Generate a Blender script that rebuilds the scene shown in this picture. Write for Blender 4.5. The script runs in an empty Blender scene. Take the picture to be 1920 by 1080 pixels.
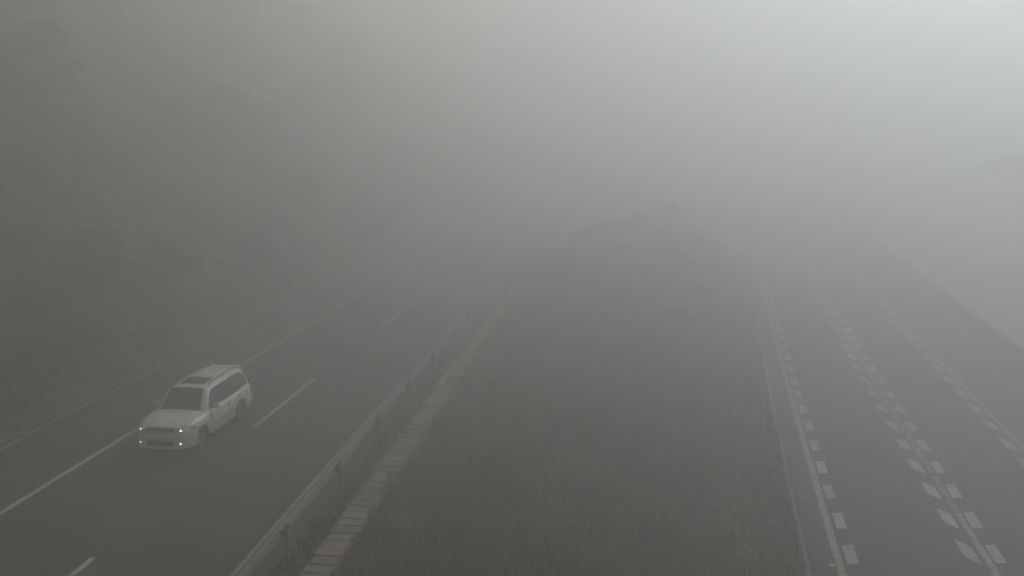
import bpy, bmesh, math, random
import numpy as np
from mathutils import Vector, Matrix, noise

R = math.radians
S = bpy.context.scene
C = S.collection
rnd = random.Random(7)

# ------------------------------------------------------------------ camera, light, exposure
CAM_H = 10.2
cam_d = bpy.data.cameras.new('camera'); cam = bpy.data.objects.new('camera', cam_d); C.objects.link(cam)
cam.location = (0, 0, CAM_H); cam.rotation_euler = (R(90 - 10.69), 0, 0)
cam_d.sensor_width = 36; cam_d.lens = 30.0; cam_d.clip_start = .1; cam_d.clip_end = 3000
S.camera = cam

SUN_EL, SUN_AZ = R(37), R(38)          # azimuth measured from +Y (straight ahead) towards +X (right)
W = bpy.data.worlds.new('World'); S.world = W; W.use_nodes = True
nt = W.node_tree; bg = nt.nodes['Background']
sky = nt.nodes.new('ShaderNodeTexSky'); sky.sky_type = 'NISHITA'; sky.sun_disc = False
sky.sun_elevation = SUN_EL; sky.sun_rotation = SUN_AZ
sky.air_density = 1.0; sky.dust_density = 4.0; sky.ozone_density = 1.0
hs = nt.nodes.new('ShaderNodeHueSaturation'); hs.inputs['Saturation'].default_value = .15
nt.links.new(sky.outputs[0], hs.inputs['Color']); tint = nt.nodes.new('ShaderNodeMix'); tint.data_type = 'RGBA'; tint.blend_type = 'MULTIPLY'; tint.inputs[0].default_value = 1
tint.inputs[7].default_value = (1.30, 1.13, .50, 1)      # the camera's warm white balance on the overcast sky
nt.links.new(hs.outputs[0], tint.inputs[6]); nt.links.new(tint.outputs[2], bg.inputs[0])
bg.inputs[1].default_value = .05

sun_d = bpy.data.lights.new('sun', 'SUN'); sun_d.energy = 3.25; sun_d.angle = R(12); sun_d.color = (.70, .806, 1)
sun = bpy.data.objects.new('sun', sun_d); C.objects.link(sun)
sdir = Vector((math.sin(SUN_AZ) * math.cos(SUN_EL), math.cos(SUN_AZ) * math.cos(SUN_EL), math.sin(SUN_EL)))
sun.rotation_euler = sdir.to_track_quat('Z', 'Y').to_euler()

S.view_settings.view_transform = 'Standard'; S.view_settings.look = 'None'
S.view_settings.gamma = 1; S.view_settings.use_curve_mapping = False
S.view_settings.exposure = -.27
FOG_DENSITY, FOG_G = .037, .715
FOG_COLOR = (.985, .981, .972)
S.cycles.volume_bounces = 4
S.cycles.max_bounces = 10
S.cycles.volume_step_rate = 4
S.cycles.use_denoising = True

# ------------------------------------------------------------------ small helpers
def g(y):                       # sideways run of the left carriageway
    return .105 * y + .0005 * y * y
def h(y):                       # sideways run of the right carriageway
    return .215 * y + .0003 * y * y
def dg(y): return .105 + .001 * y
def dh(y): return .215 + .0006 * y

def mesh_obj(name, verts, faces, mat=None, parent=None, smooth=False, shared=None):
    if shared is None:
        me = bpy.data.meshes.new(name)
        me.from_pydata([tuple(v) for v in verts], [], faces)
        if mat is not None: me.materials.append(mat)
        if smooth: me.polygons.foreach_set('use_smooth', [True] * len(me.polygons))
        me.update()
    else:
        me = shared
    o = bpy.data.objects.new(name, me); C.objects.link(o)
    if parent is not None: o.parent = parent
    return o

def np_mesh(name, V, F, mat, parent=None, smooth=False, mats=None, midx=None):
    """V (n,3), F (m,k) with a constant k"""
    me = bpy.data.meshes.new(name)
    n, m, k = len(V), len(F), F.shape[1]
    me.vertices.add(n); me.vertices.foreach_set('co', V.astype(np.float32).ravel())
    me.loops.add(m * k); me.loops.foreach_set('vertex_index', F.astype(np.int32).ravel())
    me.polygons.add(m); me.polygons.foreach_set('loop_start', np.arange(0, m * k, k, dtype=np.int32))
    for mm in (mats or [mat]): me.materials.append(mm)
    if midx is not None: me.polygons.foreach_set('material_index', midx.astype(np.int32))
    if smooth: me.polygons.foreach_set('use_smooth', [True] * m)
    me.update(calc_edges=True); me.validate()
    o = bpy.data.objects.new(name, me); C.objects.link(o)
    if parent is not None: o.parent = parent
    return o

def empty(name, loc=(0, 0, 0), rz=0):
    o = bpy.data.objects.new(name, None); C.objects.link(o)
    o.location = loc; o.rotation_euler = (0, 0, rz); o.empty_display_size = .2
    return o

def tag(o, label=None, cat=None, group=None, kind=None):
    if label: o['label'] = label
    if cat: o['category'] = cat
    if group: o['group'] = group
    if kind: o['kind'] = kind
    return o

def copy_tree(o, parent=None):
    c = o.copy(); C.objects.link(c)
    if parent is not None: c.parent = parent
    for ch in list(o.children): copy_tree(ch, c)
    return c

def mat(name, col, rough=.8, noise_scale=None, col2=None, bump=0, metallic=0, detail=6, rand=0,
        spec=None, coat=0, emit=None, emit_s=0, bump_scale=None, contrast=(.35, .65)):
    m = bpy.data.materials.new(name); m.use_nodes = True
    n = m.node_tree; b = n.nodes['Principled BSDF']
    b.inputs['Base Color'].default_value = (*col, 1)
    b.inputs['Roughness'].default_value = rough
    b.inputs['Metallic'].default_value = metallic
    b.inputs['Coat Weight'].default_value = coat
    if spec is not None: b.inputs['Specular IOR Level'].default_value = spec
    out = None
    tc = n.nodes.new('ShaderNodeTexCoord'); vec = tc.outputs['Object']
    if rand:
        oi = n.nodes.new('ShaderNodeObjectInfo'); va = n.nodes.new('ShaderNodeVectorMath'); va.operation = 'ADD'
        n.links.new(vec, va.inputs[0]); n.links.new(oi.outputs['Location'], va.inputs[1]); vec = va.outputs[0]
    if noise_scale:
        t = n.nodes.new('ShaderNodeTexNoise'); t.inputs['Scale'].default_value = noise_scale
        t.inputs['Detail'].default_value = detail; t.inputs['Roughness'].default_value = .65
        n.links.new(vec, t.inputs['Vector'])
        r = n.nodes.new('ShaderNodeValToRGB')
        r.color_ramp.elements[0].position, r.color_ramp.elements[1].position = contrast
        r.color_ramp.elements[0].color = (*col, 1); r.color_ramp.elements[1].color = (*(col2 or col), 1)
        n.links.new(t.outputs['Fac'], r.inputs[0]); out = r.outputs[0]
        if bump:
            t2 = n.nodes.new('ShaderNodeTexNoise'); t2.inputs['Scale'].default_value = bump_scale or noise_scale * 6
            t2.inputs['Detail'].default_value = 4
            n.links.new(vec, t2.inputs['Vector'])
            bp = n.nodes.new('ShaderNodeBump'); bp.inputs['Strength'].default_value = bump; bp.inputs['Distance'].default_value = .02
            n.links.new(t2.outputs['Fac'], bp.inputs['Height']); n.links.new(bp.outputs[0], b.inputs['Normal'])
    if rand:
        oi = n.nodes.new('ShaderNodeObjectInfo'); mr = n.nodes.new('ShaderNodeMapRange')
        mr.inputs['To Min'].default_value = 1 - rand; mr.inputs['To Max'].default_value = 1 + rand
        n.links.new(oi.outputs['Random'], mr.inputs['Value'])
        hv = n.nodes.new('ShaderNodeHueSaturation'); n.links.new(mr.outputs[0], hv.inputs['Value'])
        if out: n.links.new(out, hv.inputs['Color'])
        else: hv.inputs['Color'].default_value = (*col, 1)
        out = hv.outputs[0]
    if out: n.links.new(out, b.inputs['Base Color'])
    if emit:
        b.inputs['Emission Color'].default_value = (*emit, 1); b.inputs['Emission Strength'].default_value = emit_s
    return m

# leaf materials vary from clump to clump
def leaf_mat(name, a, b_, scale=.6, rand=.18):
    m = mat(name, a, .65, scale, b_, rand=rand, detail=3, spec=.25, contrast=(.3, .7))
    return m

M = {}
M['asphalt'] = mat('asphalt', (.046, .041, .032), .88, .35, (.070, .063, .050), bump=.5, bump_scale=60, contrast=(.3, .75))
M['asphalt_new'] = mat('dark_asphalt', (.040, .041, .043), .85, .5, (.055, .056, .058), bump=.5, bump_scale=60, contrast=(.3, .75))
M['verge'] = mat('road_verge', (.055, .052, .046), .95, 1.7, (.095, .09, .08), bump=.6, bump_scale=25)
def wear_tracks(m, ang):
    n = m.node_tree; b = n.nodes['Principled BSDF']; src = b.inputs['Base Color'].links[0].from_socket
    tc = n.nodes.new('ShaderNodeTexCoord'); mp = n.nodes.new('ShaderNodeMapping'); mp.inputs['Rotation'].default_value = (0, 0, ang)
    mp2 = n.nodes.new('ShaderNodeMapping'); mp2.inputs['Scale'].default_value = (1.0, .025, 1)
    t = n.nodes.new('ShaderNodeTexNoise'); t.inputs['Scale'].default_value = 1.1; t.inputs['Detail'].default_value = 5
    t2 = n.nodes.new('ShaderNodeTexNoise'); t2.inputs['Scale'].default_value = .13; t2.inputs['Detail'].default_value = 6
    a = n.nodes.new('ShaderNodeMath'); a.operation = 'MULTIPLY_ADD'; a.inputs[1].default_value = .6
    mr = n.nodes.new('ShaderNodeMapRange'); mr.inputs['From Min'].default_value = .55; mr.inputs['From Max'].default_value = 1.05
    mr.inputs['To Min'].default_value = .62; mr.inputs['To Max'].default_value = 1.4
    hv = n.nodes.new('ShaderNodeHueSaturation')
    n.links.new(tc.outputs['Object'], mp.inputs[0]); n.links.new(mp.outputs[0], mp2.inputs[0]); n.links.new(mp2.outputs[0], t.inputs[0])
    n.links.new(tc.outputs['Object'], t2.inputs[0]); n.links.new(t2.outputs[0], a.inputs[0]); n.links.new(t.outputs[0], a.inputs[2])
    n.links.new(a.outputs[0], mr.inputs[0]); n.links.new(mr.outputs[0], hv.inputs['Value']); n.links.new(src, hv.inputs['Color'])
    n.links.new(hv.outputs[0], b.inputs['Base Color'])
wear_tracks(M['asphalt'], .14); wear_tracks(M['asphalt_new'], .23)
def worn_paint(name, base, under, amount, scale=9, rand=0):
    m = mat(name, under, .7, scale, base, detail=8, contrast=(amount, amount + .12), rand=rand)
    return m
M['paint'] = worn_paint('worn_white_paint', (.52, .52, .48), (.13, .13, .13), .36)
M['paint_old'] = worn_paint('faded_white_paint', (.38, .375, .34), (.13, .13, .12), .40, 6)
M['paint_block'] = worn_paint('block_paint', (.46, .465, .44), (.17, .17, .165), .35, 5, rand=.10)
M['steel'] = mat('galvanised_steel', (.16, .163, .16), .65, 3, (.27, .275, .27), metallic=.3, rand=.12)
M['steel_dark'] = mat('weathered_steel', (.095, .098, .094), .85, 4, (.16, .163, .158), metallic=.05, rand=.1)
M['concrete'] = mat('concrete', (.22, .21, .18), .9, 2.2, (.34, .325, .28), bump=.4, rand=.18)
M['slab'] = mat('cover_slab_concrete', (.15, .122, .082), .92, 1.6, (.33, .28, .20), bump=.5, rand=.22)
M['parapet'] = mat('parapet_concrete', (.17, .17, .165), .9, 1.2, (.26, .26, .25), bump=.3, rand=.06)
M['channel'] = mat('channel_mud', (.05, .045, .035), .95, 3, (.09, .08, .06))
M['grass_a'] = leaf_mat('green_grass', (.056, .074, .006), (.155, .150, .018))
M['grass_b'] = leaf_mat('dry_grass', (.15, .115, .062), (.22, .17, .095))
M['grass_c'] = leaf_mat('brown_weed', (.11, .068, .028), (.18, .115, .05))
M['leaf_a'] = leaf_mat('dark_foliage', (.030, .042, .014), (.062, .074, .022))
M['leaf_b'] = leaf_mat('olive_foliage', (.055, .060, .006), (.125, .110, .014))
M['bark'] = mat('bark', (.07, .055, .04), .95, 4, (.13, .105, .08), bump=.5)
M['reed'] = leaf_mat('pale_reed', (.19, .165, .10), (.27, .235, .15))
M['tyre'] = mat('tyre_rubber', (.018, .018, .018), .9)
M['rim'] = mat('alloy_rim', (.42, .43, .44), .4, metallic=.6)
M['car'] = mat('white_car_paint', (.78, .77, .72), .35, 2.5, (.84, .83, .79), coat=.5)
M['car_lower'] = mat('dusty_lower_paint', (.50, .48, .43), .6, 3, (.62, .60, .55))
M['glass'] = mat('car_glass', (.035, .04, .042), .12, spec=.8)
M['trim'] = mat('black_trim', (.025, .025, .025), .6)
M['chrome'] = mat('chrome', (.55, .56, .57), .25, metallic=.9)
M['lamp'] = mat('headlamp', (.62, .56, .36), .12, coat=1)
M['bulb'] = mat('lit_bulb', (.9, .85, .7), .3, emit=(1, .82, .5), emit_s=4)
M['amber'] = mat('amber_lens', (.55, .25, .05), .3)
M['red_lens'] = mat('red_lens', (.30, .02, .02), .3)
M['plate'] = mat('blue_plate', (.04, .08, .19), .5)
M['white_litter'] = mat('white_plastic', (.75, .75, .73), .5)

# ground: soil, moss and dry patches
def ground_material():
    m = bpy.data.materials.new('soil_and_moss'); m.use_nodes = True; n = m.node_tree; b = n.nodes['Principled BSDF']
    b.inputs['Roughness'].default_value = .95; b.inputs['Specular IOR Level'].default_value = .2
    tc = n.nodes.new('ShaderNodeTexCoord')
    def noise_ramp(scale, c1, c2, lo, hi, detail=7):
        t = n.nodes.new('ShaderNodeTexNoise'); t.inputs['Scale'].default_value = scale; t.inputs['Detail'].default_value = detail
        n.links.new(tc.outputs['Object'], t.inputs['Vector'])
        r = n.nodes.new('ShaderNodeValToRGB'); e = r.color_ramp.elements
        e[0].position = lo; e[1].position = hi; e[0].color = (*c1, 1); e[1].color = (*c2, 1)
        n.links.new(t.outputs['Fac'], r.inputs[0]); return r
    a = noise_ramp(.45, (.032, .043, .010), (.130, .085, .042), .46, .60)
    c = noise_ramp(5, (.5, .5, .5), (1.25, 1.2, 1.1), .3, .7)
    mx = n.nodes.new('ShaderNodeMix'); mx.data_type = 'RGBA'; mx.blend_type = 'MULTIPLY'; mx.inputs[0].default_value = 1
    n.links.new(a.outputs[0], mx.inputs[6]); n.links.new(c.outputs[0], mx.inputs[7]); n.links.new(mx.outputs[2], b.inputs['Base Color'])
    return m
M['ground'] = ground_material()

# ------------------------------------------------------------------ terrain
def fbm(x, y, s, o=4, seed=0):
    return noise.fractal(Vector((x * s, y * s, seed * 7.3)), 1, 2, o)

L_EDGE0, L_EDGE1 = -19.0, -7.72       # left carriageway, measured from g(y)
R_EDGE0, R_EDGE1 = 3.2, 15.0          # right carriageway, measured from h(y)
Z_R = -1.0

def smooth(t):
    t = max(0, min(1, t)); return t * t * (3 - 2 * t)

def mound(x, y):
    """height of the overgrown bank in the widening median"""
    a, b = L_EDGE1 + g(y), R_EDGE0 + h(y)
    t = (x - a) / (b - a)
    if t <= 0 or t >= 1: return 0
    side = smooth(t / .34) * smooth((1 - t) / .30)
    return side * (1.7 * smooth((y - 30) / 45) * (1 + .35 * fbm(x, y, .16, 3, 8)) + .25)

def ground_z(x, y):
    a0, a1 = L_EDGE0 + g(y), L_EDGE1 + g(y)
    b0, b1 = R_EDGE0 + h(y), R_EDGE1 + h(y)
    if x < a0:
        d = a0 - x
        pts = [(0, -.06), (.5, -.3), (1.2, -.3), (1.9, .3), (4, 4.2), (8, 11.0), (14, 17.5), (22, 25), (32, 29), (400, 29)]
        z = float(np.interp(d, [p[0] for p in pts], [p[1] for p in pts]))
        k = smooth((d - 1.5) / 6)
        return min(z, 29.5) * (1 + .10 * fbm(x, y, .03, 3, 1) * k) + .9 * k * fbm(x, y, .16, 4, 2)
    if x <= a1: return -.06
    if x < b0:
        t = (x - a1) / (b0 - a1); w = b0 - a1
        z = -.06 + (Z_R - .0) * smooth((x - a1 - 1.5) / max(w - 2.5, 1))
        d = min(x - a1 - 1.7, b0 - x - .2)
        k = smooth(d / 1.5)
        return z + mound(x, y) + k * (.16 * fbm(x, y, .35, 4, 3) - .10)
    if x <= b1: return Z_R - .06
    d = x - b1
    pts = [(0, -1.06), (1.0, -1.3), (4, -3.5), (12, -10), (28, -20), (60, -27), (500, -30)]
    z = float(np.interp(d, [p[0] for p in pts], [p[1] for p in pts]))
    return z + smooth((d - 2) / 8) * (1.1 * fbm(x, y, .06, 4, 4))

def build_ground():
    ys = list(np.arange(-40, 110, 1.0)) + list(np.arange(110, 421, 8.0))
    la = [-400, -150, -80, -60, -50, -44] + list(np.arange(-40, -21, 1.2)) + [-20.9, -20.2, -19.5, -19.0, -18.7]
    rb = [14.8, 15.0, 15.6, 16.2, 17.2, 18.5, 20, 22, 24.5, 27.5, 31, 35, 40, 46, 55, 70, 100, 160, 300, 480]
    V = []; F = []; nc = None
    for y in ys:
        row = [u + g(y) for u in la] + [L_EDGE1 - .3 + g(y), L_EDGE1 + g(y)]
        a, b = L_EDGE1 + g(y), R_EDGE0 + h(y)
        row += [a + (b - a) * t for t in np.linspace(.02, .98, 46)]
        row += [b, b + .3] + [u + h(y) for u in rb]
        nc = len(row)
        V += [(x, y, ground_z(x, y)) for x in row]
    for j in range(len(ys) - 1):
        for i in range(nc - 1):
            k = j * nc + i; F.append((k, k + 1, k + nc + 1, k + nc))
    o = mesh_obj('ground', V, F, M['ground'], smooth=True)
    tag(o, 'overgrown soil of the median, hillside and valley slope around the roads', kind='structure')
build_ground()

# ------------------------------------------------------------------ roads and markings
Y0, Y1 = -36., 400.
def ysteps(a, b, near=2., far=8.):
    out = [a]
    while out[-1] < b: out.append(min(b, out[-1] + (near if out[-1] < 110 else far)))
    return out

def ribbon(name, f, o0, o1, ya, yb, z, m, parent=None, thick=0, near=2.):
    ys = ysteps(ya, yb, near); V = []; F = []
    for y in ys: V += [(o0 + f(y), y, z), (o1 + f(y), y, z)]
    for i in range(len(ys) - 1): F.append((2 * i, 2 * i + 1, 2 * i + 3, 2 * i + 2))
    if thick:
        n = len(V); V += [(x, y, zz - thick) for x, y, zz in V]
        for i in range(len(ys) - 1):
            F.append((2 * i + n, 2 * i + n + 2, 2 * i, ) [:3]); F.append((2 * i, 2 * i + n + 2, 2 * i + 2))
            F.append((2 * i + 1, 2 * i + 3, 2 * i + 1 + n)); F.append((2 * i + 3, 2 * i + 3 + n, 2 * i + 1 + n))
    return mesh_obj(name, V, F, m, parent)

left_road = ribbon('road', g, L_EDGE0, L_EDGE1, Y0, Y1, 0, M['asphalt'], thick=.25)
tag(left_road, 'grey asphalt carriageway on the left carrying the white car', kind='structure')
right_road = ribbon('road', h, R_EDGE0, R_EDGE1, Y0, Y1, Z_R, M['asphalt_new'], thick=.25)
tag(right_road, 'empty dark asphalt carriageway on the right with rows of white blocks', kind='structure')
LZ, RZ = .005, Z_R + .005
ribbon('edge_line', g, -16.30, -16.12, Y0, Y1, LZ, M['paint'], left_road)
ribbon('edge_line', g, -8.60, -8.43, Y0, Y1, LZ, M['paint_old'], left_road)
# dashes: 6 m painted, 9 m gap
k = -3
while 28.0 + 15 * k < 180:
    ya = 28.0 + 15 * k
    ribbon('lane_dash', g, -12.34, -12.18, ya, ya + 6, LZ, M['paint'], left_road, near=1.)
    k += 1
ribbon('edge_line', h, 3.90, 4.10, Y0, Y1, RZ, M['paint_old'], right_road)
ribbon('edge_line', h, 11.63, 11.81, Y0, Y1, RZ, M['paint_old'], right_road)
# lane line: solid stretches, and stretches worn to little raised bars
for ya, yb in ((Y0, 23.5), (28.1, 28.7), (32.2, 33.1), (37.0, 120)):
    ribbon('lane_line', h, 7.84, 8.02, ya, yb, RZ, M['paint_old'], right_road, near=1.)
V = []; F = []
for ya, yb in ((23.65, 26.1), (26.5, 28.0), (28.8, 32.1), (33.2, 36.9)):
    y = ya
    while y < yb:
        for o0 in (7.84, 7.94):
            if rnd.random() < .93:
                n = len(V); jz = rnd.uniform(-.012, .012)
                for z in (Z_R, Z_R + .012):
                    V += [(o0 + h(y), y + jz, z), (o0 + .085 + h(y), y + jz, z), (o0 + .085 + h(y), y + .1 + jz, z), (o0 + h(y), y + .1 + jz, z)]
                F += [(n + 4, n + 5, n + 6, n + 7), (n, n + 1, n + 5, n + 4), (n + 1, n + 2, n + 6, n + 5), (n + 2, n + 3, n + 7, n + 6), (n + 3, n, n + 4, n + 7)]
        y += .185
tag(mesh_obj('rumble_bar', V, F, M['paint_block'], right_road), kind='stuff')

# slowing-down blocks beside the lines
def block_mesh(w, l, skew):
    me = bpy.data.meshes.new('deceleration_block')
    t = .009
    base = [(0, -l), (w, -l + skew), (w, skew), (0, 0)]
    V = [(x, y, 0) for x, y in base] + [(x, y, t) for x, y in base]
    me.from_pydata(V, [], [(4, 5, 6, 7), (0, 1, 5, 4), (1, 2, 6, 5), (2, 3, 7, 6), (3, 0, 4, 7)])
    me.materials.append(M['paint_block']); me.update(); return me
bm_r = block_mesh(.30, 1.02, .12)           # right of a line
bm_l = block_mesh(.33, .98, -.36)           # left of a line, slanted
Y = 23.5 - 1.98 * 14
while Y < 95:
    a = math.atan(dh(Y))
    for off, me in ((4.2, bm_r), (7.45, bm_l), (8.09, bm_r), (11.22, bm_l)):
        o = mesh_obj('deceleration_block', None, None, parent=right_road, shared=me)
        yy = Y + (.33 if me is bm_l else 0)
        o.location = (off + h(Y) + rnd.uniform(-.012, .012), yy + rnd.uniform(-.02, .02), Z_R + .001); o.rotation_euler = (0, 0, -a)
    Y += 1.98

# dusty concrete gutter between median rail and right carriageway
gut = ribbon('gutter', h, 3.22, 3.62, Y0, Y1, Z_R + .004, M['verge']); tag(gut, 'dusty pale gutter strip along the median edge of the right road', kind='structure')

# ------------------------------------------------------------------ guardrails
def wbeam_mesh(L, m=None):
    prof = [(0, .16), (.05, .145), (.095, .115), (.095, .085), (.05, .045), (.0, .02), (.0, -.02), (.05, -.045), (.095, -.085), (.095, -.115), (.05, -.145), (0, -.16)]
    th = .006
    pts = prof + [(x - th, z) for x, z in reversed(prof)]
    n = len(pts); V = []; F = []
    for y in (0, L): V += [(x, y, z) for x, z in pts]
    for i in range(n): j = (i + 1) % n; F.append((i, j, j + n, i + n))
    F.append(tuple(range(n))); F.append(tuple(range(2 * n - 1, n - 1, -1)))
    me = bpy.data.meshes.new('beam'); me.from_pydata(V, [], F); me.materials.append(m or M['steel']); me.update(); return me
def cyl_mesh(name, r, z0, z1, m, n=14, cap=True):
    V = [(r * math.cos(2 * math.pi * i / n), r * math.sin(2 * math.pi * i / n), z) for z in (z0, z1) for i in range(n)]
    F = [(i, (i + 1) % n, (i + 1) % n + n, i + n) for i in range(n)]
    if cap: F.append(tuple(range(n, 2 * n))); F.append(tuple(range(n - 1, -1, -1)))
    me = bpy.data.meshes.new(name); me.from_pydata(V, [], F); me.materials.append(m); me.update(); return me
def box_mesh(name, x0, x1, y0, y1, z0, z1, m, bev=0):
    bm = bmesh.new(); bmesh.ops.create_cube(bm, size=1)
    for v in bm.verts:
        v.co = Vector(((x0 + x1) / 2 + v.co.x * (x1 - x0), (y0 + y1) / 2 + v.co.y * (y1 - y0), (z0 + z1) / 2 + v.co.z * (z1 - z0)))
    if bev: bmesh.ops.bevel(bm, geom=bm.edges[:], offset=bev, segments=2, affect='EDGES')
    me = bpy.data.meshes.new(name); bm.to_mesh(me); bm.free(); me.materials.append(m); return me

BL = 4.0
beam_me = wbeam_mesh(BL + .16); old_beam_me = wbeam_mesh(BL + .16, M['steel_dark'])
post_me = cyl_mesh('post', .057, -.9, .80, M['steel'])
cap_me = cyl_mesh('cap', .064, .80, .83, M['steel_dark'])
blk_me = box_mesh('spacer', -.045, .125, -.1, .1, -.10, .10, M['steel_dark'], .012)
bolt_me = box_mesh('splice_plate', .083, .092, -.14, .14, -.13, .13, M['steel'], .003)

def guardrail(f, df, off, z, face, ystart, label, n=34):
    """face = +1: the beam's ridges look towards +x"""
    root = empty('guardrail', (off + f(20), 20, z))
    tag(root, label, 'guardrail', 'steel guardrails beside the carriageways')
    ox, oy, oz = root.location
    y = ystart
    for i in range(n):
        x = off + f(y); a = math.atan(df(y + 1))
        yn = y + BL * math.cos(a); xn = off + f(yn); a = math.atan2(xn - x, yn - y)
        rz = -a + (0 if face > 0 else math.pi)
        b = mesh_obj('beam', None, None, parent=root, shared=beam_me if off == -7.78 else old_beam_me)
        lift = rnd.uniform(-.012, .012)
        if face > 0: b.location = (x - ox, y - oy, .60 + lift)
        else: b.location = (xn - ox, yn - oy, .60 + lift)
        b.rotation_euler = (rnd.uniform(-.003, .003), 0, rz + rnd.uniform(-.004, .004))
        s = -1 if face > 0 else 1
        px, py = x + s * .17 * math.cos(a), y - s * .17 * math.sin(a)
        p = mesh_obj('post', None, None, parent=root, shared=post_me); p.location = (px - ox, py - oy, 0)
        p.rotation_euler = (rnd.uniform(-.02, .02), rnd.uniform(-.02, .02), rz)
        c = mesh_obj('cap', None, None, parent=p, shared=cap_me)
        q = mesh_obj('spacer', None, None, parent=root, shared=blk_me); q.location = (px - ox, py - oy, .60); q.rotation_euler = (0, 0, rz)
        w = mesh_obj('splice_plate', None, None, parent=root, shared=bolt_me); w.location = (x - ox, y - oy, .60); w.rotation_euler = (0, 0, rz)
        y = yn
    return root
guardrail(g, dg, -7.78, 0, -1, 3.25, 'steel guardrail between the left road and the slab drain')
guardrail(g, dg, -18.60, 0, 1, 2.0, 'faint steel guardrail at the foot of the hillside beyond the car')
guardrail(h, dh, 2.90, Z_R + .06, 1, 1.5, 'steel guardrail between the grassy median and the right road')

# ------------------------------------------------------------------ concrete parapet at the valley edge
def parapet():
    root = empty('parapet', (15.2 + h(20), 20, Z_R))
    tag(root, 'concrete parapet on the valley side of the right road', 'parapet')
    prof = [(-.22, 0), (-.20, .12), (-.06, .34), (-.02, .86), (.0, .90), (.18, .90), (.20, .86), (.22, 0)]
    L = 4.96; n = len(prof)
    V = [(x, y, z) for y in (0, L) for x, z in prof]
    F = [(i, i + n, (i + 1) % n + n, (i + 1) % n) for i in range(n)] + [tuple(range(n - 1, -1, -1)), tuple(range(n, 2 * n))]
    me = bpy.data.meshes.new('barrier_segment'); me.from_pydata(V, [], F); me.materials.append(M['parapet']); me.update()
    y = -30.
    for i in range(40):
        x = 15.2 + h(y); a = math.atan(dh(y + 2.5))
        loc = (x - root.location.x, y - root.location.y, 0)
        for nm, m_, dy in (('barrier_segment', me, 0),):
            o = mesh_obj(nm, None, None, parent=root, shared=m_)
            o.location = (loc[0] + dy * math.sin(a), loc[1] + dy * math.cos(a), 0); o.rotation_euler = (0, 0, -a)
        y += 5 * math.cos(a)
parapet()

# ------------------------------------------------------------------ drain with cover slabs, and catch basin
def drain():
    root = empty('drainage_channel', (-6.6 + g(18), 18, 0)); tag(root, 'drain beside the median guardrail covered with small pale concrete slabs', kind='structure')
    ox, oy, _ = root.location
    ya, yb = -10., 90.
    def strip(nm, o0, o1, z, m, th):
        o = ribbon(nm, g, o0, o1, ya, yb, z, m, root, thick=th); o.location = (-ox, -oy, 0); return o
    strip('channel_bed', -6.98, -6.22, -.055, M['channel'], 0)
    me = [box_mesh('cover_slab', -w / 2, w / 2, -.168, .168, -.06, .0, M['slab'], .008) for w in (.80, .76, .83)]
    y = 4.; i = 0
    while y < 70 and i < 170:
        skip = (33.2 < y < 34.7) or rnd.random() < .012
        if not skip:
            o = mesh_obj('cover_slab', None, None, parent=root, shared=me[i % 3])
            broken = 22.8 < y < 24.3
            o.location = (-6.60 + g(y) + rnd.uniform(-.035, .035) + (.05 if broken else 0) - ox, y - oy, -.0 + rnd.uniform(-.006, .02) - (.02 if broken else 0))
            o.rotation_euler = (rnd.uniform(-.02, .02), rnd.uniform(-.025, .025) + (.06 if broken else 0), -math.atan(dg(y)) + rnd.uniform(-.035, .035))
        y += .385 + rnd.uniform(-.01, .02) + (.03 if i % 3 == 0 else 0); i += 1
drain()

def basin():
    x, y = -6.35 + g(33.6), 33.6
    root = empty('catch_basin', (x, y, 0), -math.atan(dg(y))); tag(root, 'open concrete catch basin where the slab drain stops', 'drain')
    for nm, b in (('rim', (-.62, -.46, -.9, .75, -.5, .10)), ('rim', (-.46, .95, .60, .75, -.5, .12)), ('rim', (.80, .95, -.9, .60, -.5, .08)), ('rim', (-.46, .80, -.9, -.76, -.5, .05))):
        mesh_obj(nm, None, None, parent=root, shared=box_mesh(nm, *b, M['concrete'], .015))
    mesh_obj('floor', None, None, parent=root, shared=box_mesh('floor', -.46, .8, -.76, .6, -.5, -.35, M['channel']))
basin()

# ------------------------------------------------------------------ vegetation helpers
def leaf_quads(P, size, rs, flat=.0, aspect=1.6):
    """P (n,3) centres -> bent leaf rhombs with random directions"""
    n = len(P)
    d = rs.normal(size=(n, 3)); d[:, 2] *= (1 - flat); d /= np.linalg.norm(d, axis=1)[:, None] + 1e-9
    e = np.cross(d, rs.normal(size=(n, 3))); e /= np.linalg.norm(e, axis=1)[:, None] + 1e-9
    s = size * rs.uniform(.6, 1.4, n)[:, None]
    V = np.stack([P - d * s * .5 * aspect, P - e * s * .35, P + d * s * .5 * aspect, P + e * s * .35], 1).reshape(-1, 3)
    F = np.arange(n * 4).reshape(n, 4)
    return V, F

def tube(path, r0, r1, n=7):
    V = []; F = []
    for i, p in enumerate(path):
        p = Vector(p); q = Vector(path[min(i + 1, len(path) - 1)]); o = Vector(path[max(i - 1, 0)])
        t = (q - o).normalized(); a = t.orthogonal().normalized(); b = t.cross(a)
        r = r0 + (r1 - r0) * i / (len(path) - 1)
        V += [tuple(p + a * r * math.cos(2 * math.pi * k / n) + b * r * math.sin(2 * math.pi * k / n)) for k in range(n)]
    for i in range(len(path) - 1):
        for k in range(n): F.append((i * n + k, i * n + (k + 1) % n, (i + 1) * n + (k + 1) % n, (i + 1) * n + k))
    return V, F

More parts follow.
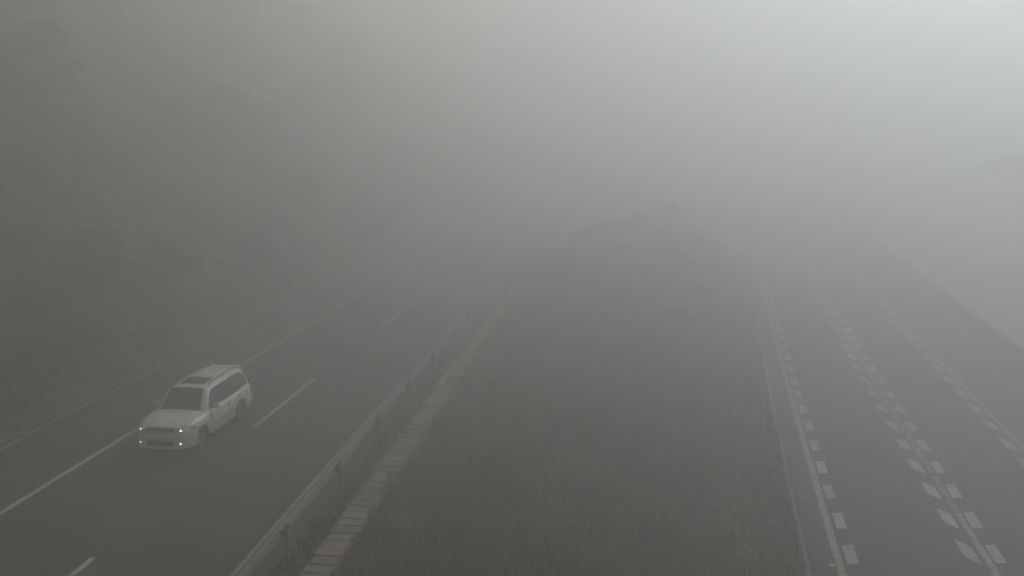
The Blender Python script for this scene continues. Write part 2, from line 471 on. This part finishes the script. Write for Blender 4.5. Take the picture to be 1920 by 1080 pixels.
def make_plant(name, label, cat, group, H, spread, seed, leafmat, n_leaf, leaf, trunk_h=.35, clumps=14, flat=1.0, trunk_r=.06, crown0=None, limb_low=True):
    rs = np.random.RandomState(seed); rr = random.Random(seed)
    root = empty(name); tag(root, label, cat, group)
    V = []; F = []
    def add(v, f):
        n = len(V); V.extend(v); F.extend([tuple(i + n for i in q) for q in f])
    top = Vector((rr.uniform(-.1, .1) * H, rr.uniform(-.1, .1) * H, H * .82))
    path = [Vector((0, 0, -.3)), Vector((rr.uniform(-.03, .03) * H, rr.uniform(-.03, .03) * H, H * .3)), Vector((top.x * .6, top.y * .6, H * .6)), top]
    add(*tube(path, trunk_r, trunk_r * .25))
    centres = []
    c0 = trunk_h if crown0 is None else crown0
    for i in range(clumps):
        a = 2.4 * i + rr.uniform(-.5, .5); t = (i + .5) / clumps
        z = H * (c0 + (1 - c0) * t) * flat + (1 - flat) * H * (c0 + .5 * (1 - c0))
        rad = spread * math.sin(math.pi * min(1, .22 + .75 * t)) * rr.uniform(.45, 1.0)
        c = Vector((rad * math.cos(a), rad * math.sin(a), z * .93)); centres.append(c)
        s = path[1].lerp(path[3], min(1, max(0, t * .8))) if limb_low else path[2].lerp(path[3], .75 + .25 * t)
        mid = s.lerp(c, .5) + Vector((0, 0, -.05 * H))
        add(*tube([s, mid, c], trunk_r * .4, trunk_r * .08, 5))
    tr = mesh_obj('trunk', V, F, M['bark'], root, smooth=True)
    P = []
    for i, c in enumerate(centres):
        n = int(n_leaf / clumps * rr.uniform(.6, 1.4)); r = spread * rr.uniform(.28, .52)
        p = rs.normal(size=(n, 3)); p /= np.linalg.norm(p, axis=1)[:, None]; p *= (rs.uniform(.1, 1, n) ** .45)[:, None]
        p[:, 2] *= .62; p[:, :2] *= 1.1
        P.append(p * r + np.array(c))
    P = np.concatenate(P)
    Vl, Fl = leaf_quads(P, leaf, rs, .3)
    np_mesh('crown', Vl, Fl, leafmat, root)
    return root

def place(o, x, y, rz, sc, dz=0):
    o.location = (x, y, ground_z(x, y) - .05 + dz); o.rotation_euler = (0, 0, rz); o.scale = (sc * rnd.uniform(.9, 1.15), sc * rnd.uniform(.9, 1.15), sc)

# median shrubs
MG = 'shrubs on the overgrown median'
shrub_label = 'dark leafy shrub on the foggy bank in the middle of the median'
shrubs = [make_plant('shrub', shrub_label, 'shrub', MG, 1.9, 1.35, 11 + i, M['leaf_a'] if i < 2 else M['leaf_b'], 2600, .13, .12, 13, trunk_r=.035) for i in range(3)]
def median_x(y, t): return (L_EDGE1 + g(y)) * (1 - t) + (R_EDGE0 + h(y)) * t
spots = [(39, .62, .5), (44, .70, .6), (46, .40, .5), (50, .76, .7), (53, .58, .7), (56, .68, .9), (59, .44, .75),
         (62, .60, 1.0), (66, .70, .95), (69, .48, .95), (74, .60, 1.2), (82, .52, 1.2)]
for i, (y, t, sc) in enumerate(spots):
    o = shrubs[i] if i < 3 else copy_tree(shrubs[i % 3])
    place(o, median_x(y, t) , y, rnd.uniform(0, 6.28), sc)

# hillside trees
TG = 'trees on the dark hillside left of the road'
tree_label = 'dark bushy tree on the steep hillside above the left guardrail'
trees = [make_plant('tree', tree_label, 'tree', TG, 5.5, 2.4, 31 + i, M['leaf_a'] if i != 1 else M['leaf_b'], 5200, .22, .28, 18, trunk_r=.11) for i in range(3)]
k = 0
for j, y in enumerate(np.arange(10, 112, 6.4)):
    for d in (3.6, 8.0, 13.5):
        yy = y + rnd.uniform(-1.8, 1.8); dd = d + rnd.uniform(-1.6, 1.8)
        o = trees[k] if k < 3 else copy_tree(trees[k % 3]); k += 1
        place(o, L_EDGE0 + g(yy) - dd, yy, rnd.uniform(0, 6.28), rnd.uniform(.5, .8) * (1 if d > 5 else .7))
        o['label'] = {3.6: 'dark scrubby tree on the foot of the slope right behind the left guardrail', 8.0: 'dark bushy tree halfway up the steep hillside above the left guardrail', 13.5: 'dim tree high on the foggy hillside, uppermost of those above the guardrail'}[d]

# tree standing far down the valley slope, its crown above the fog-filled edge
vt = make_plant('tree', 'lone flat-crowned tree rising from the valley at the right edge', 'tree', None, 15.5, 2.2, 77, M['leaf_a'], 12000, .22, .9, 20, trunk_r=.045, crown0=.95, limb_low=False)
vx, vy = 42.6, 72.
vt.location = (vx, vy, ground_z(vx, vy) - .1); vt.rotation_euler = (0, 0, .6)
vt.scale = (1.05, 1.05, (8.35 - vt.location.z) / 15.2)

# undergrowth over the slope
def scatter_hill(n, seed):
    rs = np.random.RandomState(seed); P = []
    while len(P) < n:
        y = -8 + 118 * rs.rand() ** 1.3; d = 1.9 + 20 * rs.rand() ** 1.4
        x = L_EDGE0 + g(y) - d
        c = fbm(x, y, .35, 3, 9)
        if c < -.25 and rs.rand() < .7: continue
        P.append((x, y, ground_z(x, y) + rs.rand() * (.35 + .9 * max(0, c + .3))))
    return np.array(P), rs
P, rs = scatter_hill(70000, 5)
Vl, Fl = leaf_quads(P, .24, rs, .4, 2.0)
o = np_mesh('undergrowth', Vl, Fl, None, mats=[M['leaf_a'], M['leaf_b'], M['grass_c']], midx=rs.choice(3, len(Fl), p=[.60, .38, .02]))
tag(o, 'dark tangled undergrowth covering the hillside left of the road', kind='stuff')

# grass of the median
def grass(name, label, n, seed, sel, hmin, hmax, mats, p, ymax=75, wid=.014):
    rs = np.random.RandomState(seed); B = []
    while len(B) < n:
        y = 8 + (ymax - 8) * rs.rand() ** 1.7; t = rs.rand(); x = median_x(y, t)
        ok, k = sel(x, y, t, rs)
        if ok: B.append((x, y, ground_z(x, y) - .02, k))
    B = np.array(B); m = len(B)
    a = rs.uniform(0, 6.283, m); hh = rs.uniform(hmin, hmax, m) * B[:, 3]; lean = rs.uniform(.15, .75, m) * hh
    dx, dy = np.cos(a), np.sin(a); w = wid * (1 + B[:, 1] / 30) * rs.uniform(.7, 1.4, m)
    wx, wy = -dy * w, dx * w
    b = B[:, :3]
    mid = b + np.stack([dx * lean * .35, dy * lean * .35, hh * .6], 1); tip = b + np.stack([dx * lean, dy * lean, hh * .92], 1)
    W_ = np.stack([wx, wy, np.zeros(m)], 1)
    V = np.stack([b - W_, b + W_, mid + W_ * .7, mid - W_ * .7, tip], 1).reshape(-1, 3)
    i0 = np.arange(m)[:, None] * 5
    F = np.concatenate([i0 + np.array([[0, 1, 2]]), i0 + np.array([[0, 2, 3]]), i0 + np.array([[3, 2, 4]])], 1).reshape(-1, 3)
    patch = np.array([fbm(q[0], q[1], .28, 3, 61) + .6 * fbm(q[0], q[1], 1.1, 2, 62) for q in B]) + rs.normal(0, .10, m)
    lim = np.quantile(patch, np.cumsum(p)); mi = np.repeat(np.minimum(np.searchsorted(lim, patch), len(mats) - 1), 3)
    o = np_mesh(name, V, F, None, mats=mats, midx=mi); tag(o, label, kind='stuff'); return o
def drain_clear(x, y):
    d = x - g(y)
    return d > -6.15 or (-7.6 < d < -7.02)
def sel_green(x, y, t, rs):
    if not drain_clear(x, y) or t > .985: return False, 0
    c = fbm(x, y, .45, 3, 21); c2 = fbm(x, y, 1.6, 2, 22)
    if c < -.05 and rs.rand() < .85: return False, 0
    if c2 < -.1 and rs.rand() < .6: return False, 0
    e = smooth((x - g(y) + 6.2) / 2.0)
    return rs.rand() < .25 + .75 * e, .25 + .75 * e * (.7 + 3.2 * max(-.05, c2) + .8 * max(0, c))
def sel_dry(x, y, t, rs):
    if not drain_clear(x, y) or t > .99: return False, 0
    c = fbm(x, y, .45, 3, 21); c3 = fbm(x, y, .9, 2, 25)
    return (c < .08 and c3 > -.15) or rs.rand() < .10, .7 + .6 * max(0, c3)
grass('grass', 'green and olive grass and weeds covering the median', 110000, 3, sel_green, .18, .5, [M['grass_a'], M['leaf_b'], M['grass_b']], [.62, .30, .08])
grass('dry_grass', 'brown dead grass and bracken patches on the median', 42000, 4, sel_dry, .2, .6, [M['grass_c'], M['grass_b'], M['leaf_b']], [.62, .16, .22])

# low leafy weeds on the median
rs = np.random.RandomState(12); P = []
while len(P) < 60000:
    y = 10 + 62 * rs.rand() ** 1.6; t = .08 + .9 * rs.rand(); x = median_x(y, t)
    if x - g(y) < -5.9: continue
    c = fbm(x, y, .7, 3, 41)
    if c < .02 and rs.rand() < .88: continue
    P.append((x, y, ground_z(x, y) + rs.rand() * (.15 + .75 * max(0, c))))
P = np.array(P); Vl, Fl = leaf_quads(P, .085, rs, .3, 1.7)
o = np_mesh('weeds', Vl, Fl, None, mats=[M['leaf_a'], M['leaf_b'], M['grass_c']], midx=rs.choice(3, len(Fl), p=[.45, .4, .15]))
tag(o, 'low leafy weeds growing among the grass of the median', kind='stuff')

# pale tall reed clumps and fallen stalks near the median guardrail
def stalks(name, label, cat, x, y, n, H, seed, spread=.35, lean=(.2, .5), m='reed', wid=.019, group=None, head=True, droop=.15):
    rr = random.Random(seed); z = ground_z(x, y)
    root = empty(name, (x, y, z)); tag(root, label, cat, group)
    SV, SF, HV, HF = [], [], [], []
    for i in range(n):
        a = rr.uniform(0, 6.28); r = spread * rr.random(); bx, by = r * math.cos(a), r * math.sin(a)
        hh = H * rr.uniform(.6, 1); ln = rr.uniform(*lean) * hh; a2 = a + rr.uniform(-.6, .6)
        path = [(bx + ln * math.cos(a2) * t ** 1.8, by + ln * math.sin(a2) * t ** 1.8, hh * (t - droop * t ** 3)) for t in (0, .3, .6, .85, 1)]
        v, f = tube([Vector(p) for p in path], wid * rr.uniform(.6, 1.1), .003, 4); k0 = len(SV); SV += v; SF += [tuple(q + k0 for q in ff) for ff in f]
        # a long leaf
        p0 = Vector(path[1]); d = Vector((math.cos(a2 + 1), math.sin(a2 + 1), .9)) * hh * .33; w = Vector((-d.y, d.x, 0))  .normalized() * .026
        k0 = len(HV); q = p0 + d; e = q + Vector((d.x, d.y, -d.z * .4)) * .7
        HV += [tuple(p0 - w), tuple(p0 + w), tuple(q + w), tuple(q - w), tuple(e)]; HF += [(k0, k0 + 1, k0 + 2, k0 + 3), (k0 + 3, k0 + 2, k0 + 4)]
        if head:
            t_ = Vector(path[-1]); s = Vector(path[-2]); dd = (t_ - s).normalized()
            for u in range(7):
                c = t_ - dd * .05 * u; o_ = Vector((rr.uniform(-1, 1), rr.uniform(-1, 1), rr.uniform(.1, 1))).normalized() * .09
                k0 = len(HV); w = dd.cross(o_).normalized() * .02
                HV += [tuple(c - w), tuple(c + o_), tuple(c + w)]; HF.append((k0, k0 + 1, k0 + 2))
    mesh_obj('stem', SV, SF, M[m], root); tag(mesh_obj('foliage', HV, HF, M[m], root), kind='stuff'); root.children[0]['kind'] = 'stuff'
    return root
stalks('reed_clump', 'tall pale reed stalks beside the median guardrail near the bottom', 'reed', 6.35, 21.6, 34, 2.0, 1, .55)
stalks('reed_clump', 'single tall pale reed tuft standing further up the median guardrail', 'reed', 6.9, 25.5, 9, 2.0, 2, .25, (.1, .35))
stalks('reed_clump', 'bleached fallen reed stalks at the bottom edge of the median', 'reed', 6.25, 19.4, 16, 1.5, 3, .4, (.9, 1.4), droop=.6)
stalks('weed_clump', 'brown bracken clump below the tall reeds at the guardrail', 'weeds', 5.5, 20.6, 70, 1.1, 4, .7, (.3, .9), 'grass_c')
stalks('weed_clump', 'thin dry stalks rising from green weeds in the lower middle median', 'weeds', 1.1, 20.2, 26, 1.0, 5, .6, (.1, .5), 'grass_b')
stalks('weed_clump', 'dry arching grass clump in the centre of the median', 'weeds', 2.0, 24.2, 36, 1.1, 6, .6, (.5, 1.0), 'grass_b')
stalks('weed_clump', 'small pale grass tuft where the drain slabs meet the grass', 'weeds', -3.0, 20.5, 20, .6, 7, .4, (.3, .9), 'grass_b')

# scraps of pale litter
def litter(x, y, s, seed, label, zz=None):
    bm = bmesh.new(); bmesh.ops.create_icosphere(bm, subdivisions=2, radius=s)
    rr = random.Random(seed)
    for v in bm.verts:
        f = 1 + .55 * noise.noise(v.co * (2.2 / s) + Vector((seed, 0, 0)))
        v.co = Vector((v.co.x * f * 1.2, v.co.y * f, v.co.z * f * .7))
    me = bpy.data.meshes.new('litter'); bm.to_mesh(me); bm.free(); me.materials.append(M['white_litter'])
    o = bpy.data.objects.new('litter', me); C.objects.link(o)
    o.location = (x, y, (ground_z(x, y) if zz is None else zz) + s * .55); tag(o, label, 'litter', 'scraps of pale litter')
litter(-1.35, 32.3, .13, 1, 'crumpled pale scrap in the grass right of the catch basin')
litter(-4.75, 21.4, .05, 2, 'tiny white scrap left of the drain slabs beside the guardrail', 0)
litter(-5.3, 20.1, .035, 3, 'tiniest white scrap near the nearest guardrail post')
litter(3.45 + h(24.4), 24.4, .045, 4, 'white scrap in the gutter left of the first white edge line', Z_R)
litter(3.8 + h(20.4), 20.4, .06, 5, 'white scrap touching the edge line at the bottom of the right road', Z_R)

# ------------------------------------------------------------------ the white off-road car
def car():
    xf, yf = -10.93, 25.18                       # middle of the front bumper on the road
    a = math.atan(dg(28)); hd = Vector((-math.sin(a), -math.cos(a)))
    cx, cy = xf - hd.x * 2.38, yf - hd.y * 2.38
    root = empty('car', (cx, cy, 0), math.atan2(hd.y, hd.x))
    tag(root, 'white off-road car with sunroof and lit headlamps driving on the left road', 'car')
    def part(name, V, F, m, parent=root, smooth_=False): return mesh_obj(name, V, F, m, parent, smooth=smooth_)
    def sub(o, lv=1, angle=.6):
        me = o.data
        o_m = o.modifiers.new('b', 'SUBSURF'); o_m.levels = lv; o_m.render_levels = lv
        me.polygons.foreach_set('use_smooth', [True] * len(me.polygons))
    WR = .385; FW, RW = 1.50, -1.29; AR = .47
    def arch(x):
        z = .36
        for w in (FW, RW):
            d = abs(x - w)
            if d < AR: z = max(z, WR - .03 + math.sqrt(AR * AR - d * d))
        return z
    # lower body loft: x, half width, top z
    xs = sorted(set([2.38, 2.34, 2.25, 2.12, 2.02] + [round(FW + AR * c, 3) for c in (1, .93, .75, .5, .2, -.2, -.5, -.75, -.93, -1)]
                    + [.9, .7, .4, 0, -.4, -.7] + [round(RW + AR * c, 3) for c in (1, .93, .75, .5, .2, -.2, -.5, -.75, -.93, -1)] + [-1.95, -2.15, -2.28, -2.34]), reverse=True)
    tx = [2.38, 2.34, 2.25, 2.05, 1.6, 1.0, .7, -2.34]; tz = [.80, .93, 1.02, 1.07, 1.13, 1.17, 1.14, 1.12]
    wx = [2.38, 2.34, 2.25, 2.1, 1.9, 1.4, -1.9, -2.2, -2.34]; ww = [.66, .76, .83, .89, .925, .94, .94, .91, .80]
    V = []; F = []; rows = []
    for x in xs:
        t = float(np.interp(-x, [-q for q in tx], tz)); w = float(np.interp(-x, [-q for q in wx], ww)); zb = arch(x)
        hood = x > .95
        fl = .035 * max(0, 1 - min(abs(x - FW), abs(x - RW)) / .62)      # flared arches
        half = [(w - .03 + fl, zb), (w + fl, min(zb + .05, t - .2)), (w + .01 + fl * .8, max(min(.72, t - .15), zb + .06)), (w, t - .13), (w - .05, t - .03), (w - .14, t), (w * .55, t + (.025 if hood else .0)), (0, t + (.03 if hood else 0))]
        row = [(x, y, z) for y, z in half] + [(x, -y, z) for y, z in reversed(half[:-1])]
        rows.append(len(V)); V += row; nr = len(row)
    for r0, r1 in zip(rows, rows[1:]):
        for i in range(nr - 1): F.append((r0 + i, r0 + i + 1, r1 + i + 1, r1 + i))
    F.append(tuple(rows[0] + i for i in range(nr - 1, -1, -1))); F.append(tuple(rows[-1] + i for i in range(nr)))
    body = part('body', V, F, M['car'], smooth_=True)
    part('underbody', *boxg(-2.1, 2.1, -.72, .72, .26, .62), M['trim'])
    # cabin loft
    cab = [(1.04, .78, 1.13, .74, 1.15), (.92, .85, 1.12, .74, 1.30), (.54, .88, 1.12, .655, 1.69), (.38, .88, 1.12, .64, 1.745), (-.3, .88, 1.12, .64, 1.80), (-1.3, .88, 1.12, .63, 1.80), (-1.9, .87, 1.12, .61, 1.76), (-2.08, .86, 1.12, .61, 1.70), (-2.20, .85, 1.12, .66, 1.45), (-2.28, .82, 1.12, .75, 1.14)]
    V = []; F = []; rows = []
    for x, wb, zb, wt, zt in cab:
        half = [(wb, zb), (wb * .55 + wt * .45 + .015, zb * .55 + zt * .45), (wt + .02, zt - .05 * (zt - zb)), (wt - .05, zt), (wt * .5, zt + .03), (0, zt + .037)]
        row = [(x, y, z) for y, z in half] + [(x, -y, z) for y, z in reversed(half[:-1])]
        rows.append(len(V)); V += row; nr = len(row)
    for r0, r1 in zip(rows, rows[1:]):
        for i in range(nr - 1): F.append((r0 + i, r0 + i + 1, r1 + i + 1, r1 + i))
    F.append(tuple(rows[0] + i for i in range(nr - 1, -1, -1))); F.append(tuple(rows[-1] + i for i in range(nr)))
    part('cabin', V, F, M['car'], smooth_=True)
    # windscreen: lies on the plane between cowl and roof lip
    def pane(name, pts, th, m, parent=root, n=None):
        pts = [Vector(p) for p in pts]
        nn = n or (pts[1] - pts[0]).cross(pts[2] - pts[0]).normalized()
        V = [tuple(p) for p in pts] + [tuple(p + nn * th) for p in pts]; k = len(pts)
        F = [tuple(range(k, 2 * k)), tuple(range(k - 1, -1, -1))] + [(i, (i + 1) % k, (i + 1) % k + k, i + k) for i in range(k)]
        return part(name, V, F, m, parent)
    def wz(x): return float(np.interp(-x, [-1.04, -.92, -.54, -.38], [1.15, 1.30, 1.69, 1.745]))
    Vw = []; Fw = []
    XX = (1.03, .92, .54, .47); N = 6
    for x in XX:
        z = wz(x); wt = float(np.interp(-x, [-1.04, -.92, -.54, -.38], [.65, .64, .57, .56]))
        for j in range(N + 1):
            u = -1 + 2 * j / N; Vw.append((x + .03 + .015 * (1 - u * u), wt * u, z + .035 * (1 - u * u) + .022))
    for i in range(len(XX) - 1):
        for j in range(N):
            q = i * (N + 1) + j; Fw.append((q, q + 1, q + N + 2, q + N + 1))
    part('windscreen', Vw, Fw, M['glass'], smooth_=True)
    for s in (1, -1):                                                   # wipers
        part('wiper', *bar((1.07, s * .1 + .25, 1.20), (.96, s * .1 - .22, 1.32), .012), M['trim'])
    # side windows, following the leaning cabin side
    def side_y(x, z):
        xs_ = [-c[0] for c in cab]
        wb = np.interp(-x, xs_, [c[1] for c in cab]); wt = np.interp(-x, xs_, [c[3] for c in cab]); zt = np.interp(-x, xs_, [c[4] for c in cab])
        t = (z - 1.12) / (zt - 1.12); y0, y1, y2 = wb, wb * .55 + wt * .45 + .015, wt + .02
        return float(np.interp(t, [0, .45, .95], [y0, y1, y2]))
    wins = {'front_window': [(.82, 1.19), (.62, 1.42), (.40, 1.63), (.2, 1.68), (-.36, 1.69), (-.38, 1.17)],
            'rear_window': [(-.46, 1.17), (-.44, 1.69), (-1.20, 1.69), (-1.26, 1.17)],
            'quarter_window': [(-1.34, 1.18), (-1.28, 1.69), (-1.85, 1.65), (-2.02, 1.52), (-2.06, 1.28), (-1.98, 1.2)]}
    for s in (1, -1):
        for nm, pts in wins.items():
            P3 = [(x, s * (side_y(x, z) + .004), z) for x, z in pts]
            c = (sum(p[0] for p in P3) / len(P3), s * (side_y(sum(p[0] for p in P3) / len(P3), 1.42) + .004), 1.42)
            V = [(p[0], p[1] + s * .012, p[2]) for p in P3] + [(c[0], c[1] + s * .012, c[2])] + P3; k = len(P3)
            F = [(i, (i + 1) % k, k) for i in range(k)] + [(i, (i + 1) % k, (i + 1) % k + k + 1, i + k + 1) for i in range(k)]
            part(nm, V, F, M['glass'])
        # belt strip, door seams and handles
        for xa in (.86, -.40, -1.30):
            part('door_seam', *boxg(xa - .008, xa + .008, s * .935, s * .956, .5, 1.08), M['trim'])
        for xa in (-.22, -1.12):
            part('door_handle', *boxg(xa - .09, xa + .09, s * .945, s * .975, .98, 1.01), M['chrome'])
        for xa, zt_ in ((-.42, 1.70), (-1.31, 1.70)):
            part('pillar_trim', *bar((xa, s * (side_y(xa, 1.17) + .012), 1.17), (xa + .02, s * (side_y(xa, zt_) + .006), zt_), .05), M['glass'])
        part('side_moulding', *boxg(-.78, .96, s * .945, s * .97, .62, .72), M['car_lower'])
        part('side_step', *boxg(-.75, .95, s * .80, s * .985, .33, .375), M['trim'])
        # roof rail
        rr_ = [( .25, .57, 1.76), (.1, .58, 1.855), (-1.0, .58, 1.875), (-1.75, .57, 1.85), (-1.9, .56, 1.76)]
        V, F = tube([Vector((x, s * y, z)) for x, y, z in rr_], .017, .017, 6); part('roof_rail', V, F, M['steel_dark'])
        # mirrors
        mroot = part('mirror', *boxg(.60, .72, s * .93, s * 1.13, 1.15, 1.32), M['car'])
        bevel(mroot, .035)
        part('mirror_glass', *boxg(.592, .598, s * .955, s * 1.11, 1.17, 1.30), M['glass'], mroot)
        part('mirror_arm', *boxg(.62, .70, s * .86, s * .94, 1.17, 1.21), M['trim'], mroot)
        # headlamp: swept back lens with a lit bulb
        L = [(2.335, s * .50, .86), (2.30, s * .52, 1.00), (2.15, s * .76, 1.035), (1.96, s * .905, 1.015), (2.00, s * .925, .90), (2.235, s * .80, .83)]
        nrm = Vector((.82, s * .48, .3)).normalized()
        hl = pane('headlamp', L if s > 0 else L[::-1], .045, M['lamp'], n=nrm)
        V, F = disc(Vector((2.27, s * .64, .925)) + nrm * .05, Vector((1, s * .25, .1)), .036 if s > 0 else .03, 12, .02); part('bulb', V, F, M['bulb'], hl)
        pane('indicator', [(1.985, s * .925, .91), (1.955, s * .935, 1.0), (1.86, s * .94, .99), (1.87, s * .948, .92)][::s], .02, M['amber'], n=Vector((.2, s, .1)).normalized())
        # fog lamp
        V, F = disc(Vector((2.28, s * .655, .53)), Vector((1, s * .35, .05)), .075, 12, .06); fl_ = part('fog_lamp', V, F, M['lamp'])
        V, F = disc(Vector((2.36, s * .66, .54)), Vector((1, s * .35, .05)), .034 if s > 0 else .028, 10, .03); part('bulb', V, F, M['bulb'], fl_)
        part('tail_lamp', *boxg(-2.31, -2.22, s * .78, s * .855, .95, 1.32), M['red_lens'])
        # wheels
        for wx_ in (FW, RW):
            V, F = wheel_ring(WR, .235, .255); w = part('tyre', V, F, M['tyre'], smooth_=True); w.name = 'wheel'
            w.location = (wx_, s * .80, WR); w.rotation_euler = (0, 0, 0)
            V, F = disc(Vector((0, s * .075, 0)), Vector((0, s, 0)), .238, 18, .02); part('rim', V, F, M['rim'], w)
            Vs, Fs = [], []
            for q in range(6):
                t = 2 * math.pi * q / 6
                v, f = bar((0, s * .10, 0), (.22 * math.cos(t), s * .10, .22 * math.sin(t)), .028); k0 = len(Vs); Vs += v; Fs += [tuple(i + k0 for i in ff) for ff in f]
            part('spokes', Vs, Fs, M['steel_dark'], w)
    # face: grille, bumper, lower intake, plate
    part('grille', *boxg(2.20, 2.352, -.46, .46, .83, 1.01), M['trim'])
    part('grille_surround', *frame_yz(2.35, -.485, .485, .82, 1.02, .022, .022), M['chrome'])
    for i in range(9):
        y = -.40 + .1 * i; part('grille_bar', *boxg(2.352, 2.376, y - .013, y + .013, .845, 1.0), M['chrome'])
    part('badge', *boxg(2.376, 2.392, -.07, .07, .895, .965), M['chrome'])
    # bumper as a curved band
    def band(z0, z1, bulge, halfw, depth, m, name, x0=2.36):
        V = []; F = []; N = 14
        for j in range(N + 1):
            u = -1 + 2 * j / N; y = halfw * u; xo = x0 + .02 - .46 * abs(u) ** 2.8
            V += [(xo - depth, y, z0), (xo + bulge * .6, y, z0), (xo + bulge, y, (z0 + z1) / 2), (xo + bulge * .6, y, z1), (xo - depth, y, z1)]
        for j in range(N):
            for i in range(5): q = j * 5 + i; w2 = j * 5 + (i + 1) % 5; F.append((q, w2, w2 + 5, q + 5))
        F += [tuple(range(5)), tuple(range(N * 5 + 4, N * 5 - 1, -1))]
        return part(name, V, F, m, smooth_=True)
    band(.62, .81, .06, .93, .2, M['car'], 'front_bumper')
    band(.34, .43, .05, .92, .2, M['car'], 'bumper_skirt')
    band(.43, .62, .0, .92, .16, M['car_lower'], 'bumper_centre')
    part('air_intake', *boxg(2.32, 2.388, -.46, .46, .445, .595), M['trim'])
    for s in (1, -1): part('lamp_recess', *boxg(2.14, 2.215, s * .57, s * .77, .45, .595), M['trim'])
    part('number_plate', *boxg(2.384, 2.396, -.20, .20, .455, .565), M['plate'])
    # bonnet seam, cowl and sunroof
    for s in (1, -1):
        part('bonnet_seam', *bar((2.26, s * .70, 1.045), (1.02, s * .80, 1.178), .010), M['trim'])
    part('cowl', *boxg(.99, 1.08, -.70, .70, 1.165, 1.195), M['trim'])
    V = []; F = []
    for x in (.16, -.42):
        for y in (-.42, -.2, 0, .2, .42): V.append((x, y, 1.8335 + (0.004 if abs(x) > .3 else -.016) + .014 * (1 - (y / .45) ** 2)))
    F = [(i, i + 1, i + 6, i + 5) for i in range(4)]
    part('sunroof', V, F, M['glass'])
    part('sunroof_deflector', *boxg(.155, .185, -.42, .42, 1.79, 1.835), M['trim'])
    bevel(part('spoiler', *boxg(-2.19, -1.98, -.52, .52, 1.735, 1.785), M['car']), .02)
    part('tailgate_window', *boxg(-2.335, -2.325, -.6, .6, 1.2, 1.55), M['glass'])
    spare_v, spare_f = wheel_ring(.36, .0, .22)
    sp = part('spare_wheel_cover', spare_v, spare_f, M['car'], smooth_=True); sp.location = (-2.36, -.05, .92); sp.rotation_euler = (0, 0, math.pi / 2)
    part('rear_bumper', *boxg(-2.42, -2.25, -.86, .86, .48, .70), M['car_lower'])

def boxg(x0, x1, y0, y1, z0, z1):
    if y0 > y1: y0, y1 = y1, y0
    V = [(x, y, z) for x in (x0, x1) for y in (y0, y1) for z in (z0, z1)]
    return V, [(0, 1, 3, 2), (4, 6, 7, 5), (0, 4, 5, 1), (2, 3, 7, 6), (0, 2, 6, 4), (1, 5, 7, 3)]
def bar(p, q, r): return tube([Vector(p), Vector(q)], r, r, 6)
def frame_yz(x, y0, y1, z0, z1, w, d):
    V = []; F = []
    for b in ((y0, y1, z0, z0 + w), (y0, y1, z1 - w, z1), (y0, y0 + w, z0 + w, z1 - w), (y1 - w, y1, z0 + w, z1 - w)):
        v, f = boxg(x, x + d, *b); k = len(V); V += v; F += [tuple(i + k for i in ff) for ff in f]
    return V, F
def disc(c, n, r, seg, th):
    n = n.normalized(); a = n.orthogonal().normalized(); b = n.cross(a)
    V = [tuple(c + (a * math.cos(2 * math.pi * i / seg) + b * math.sin(2 * math.pi * i / seg)) * r * k + n * t) for k, t in ((1, 0), (1, th * .6), (.7, th)) for i in range(seg)]
    F = [(j * seg + i, j * seg + (i + 1) % seg, (j + 1) * seg + (i + 1) % seg, (j + 1) * seg + i) for j in range(2) for i in range(seg)]
    F += [tuple(range(2 * seg, 3 * seg)), tuple(range(seg - 1, -1, -1))]
    return V, F
def wheel_ring(r, ri, w, n=28):
    prof = [(ri, -w / 2 + .02), (r - .06, -w / 2), (r - .01, -w / 2 + .04), (r, 0), (r - .01, w / 2 - .04), (r - .06, w / 2), (ri, w / 2 - .02)]
    if ri <= .001: prof[0] = (.001, -w / 2); prof[-1] = (.001, w / 2)
    V = [(rr * math.cos(2 * math.pi * i / n), y, rr * math.sin(2 * math.pi * i / n)) for i in range(n) for rr, y in prof]; k = len(prof)
    F = [(i * k + j, i * k + (j + 1) % k, ((i + 1) % n) * k + (j + 1) % k, ((i + 1) % n) * k + j) for i in range(n) for j in range(k)]
    return V, F
def bevel(o, w):
    bm = bmesh.new(); bm.from_mesh(o.data); bmesh.ops.recalc_face_normals(bm, faces=bm.faces)
    bmesh.ops.bevel(bm, geom=bm.edges[:], offset=w, segments=2, affect='EDGES'); bm.to_mesh(o.data); bm.free()
car()
# consistent normals on the small code-built parts
for o in list(C.objects):
    if o.type == 'MESH' and o.parent and o.parent.name.startswith(('car', 'mirror', 'wheel', 'headlamp', 'fog_lamp')) and o.data.users == 1:
        bm = bmesh.new(); bm.from_mesh(o.data); bmesh.ops.recalc_face_normals(bm, faces=bm.faces); bm.to_mesh(o.data); bm.free()

# ------------------------------------------------------------------ the fog
hz = mesh_obj('haze', None, None, shared=box_mesh('haze', -480, 620, -60, 460, -34, 38.5, None))
hm = bpy.data.materials.new('fog'); hm.use_nodes = True; n = hm.node_tree
n.nodes.remove(n.nodes['Principled BSDF'])
pv = n.nodes.new('ShaderNodeVolumePrincipled')
pv.inputs['Color'].default_value = (*FOG_COLOR, 1); pv.inputs['Density'].default_value = FOG_DENSITY; pv.inputs['Anisotropy'].default_value = FOG_G
n.links.new(pv.outputs[0], n.nodes['Material Output'].inputs['Volume'])
hz.data.materials.clear(); hz.data.materials.append(hm)
tag(hz, 'thick pale fog filling the whole place', kind='stuff')
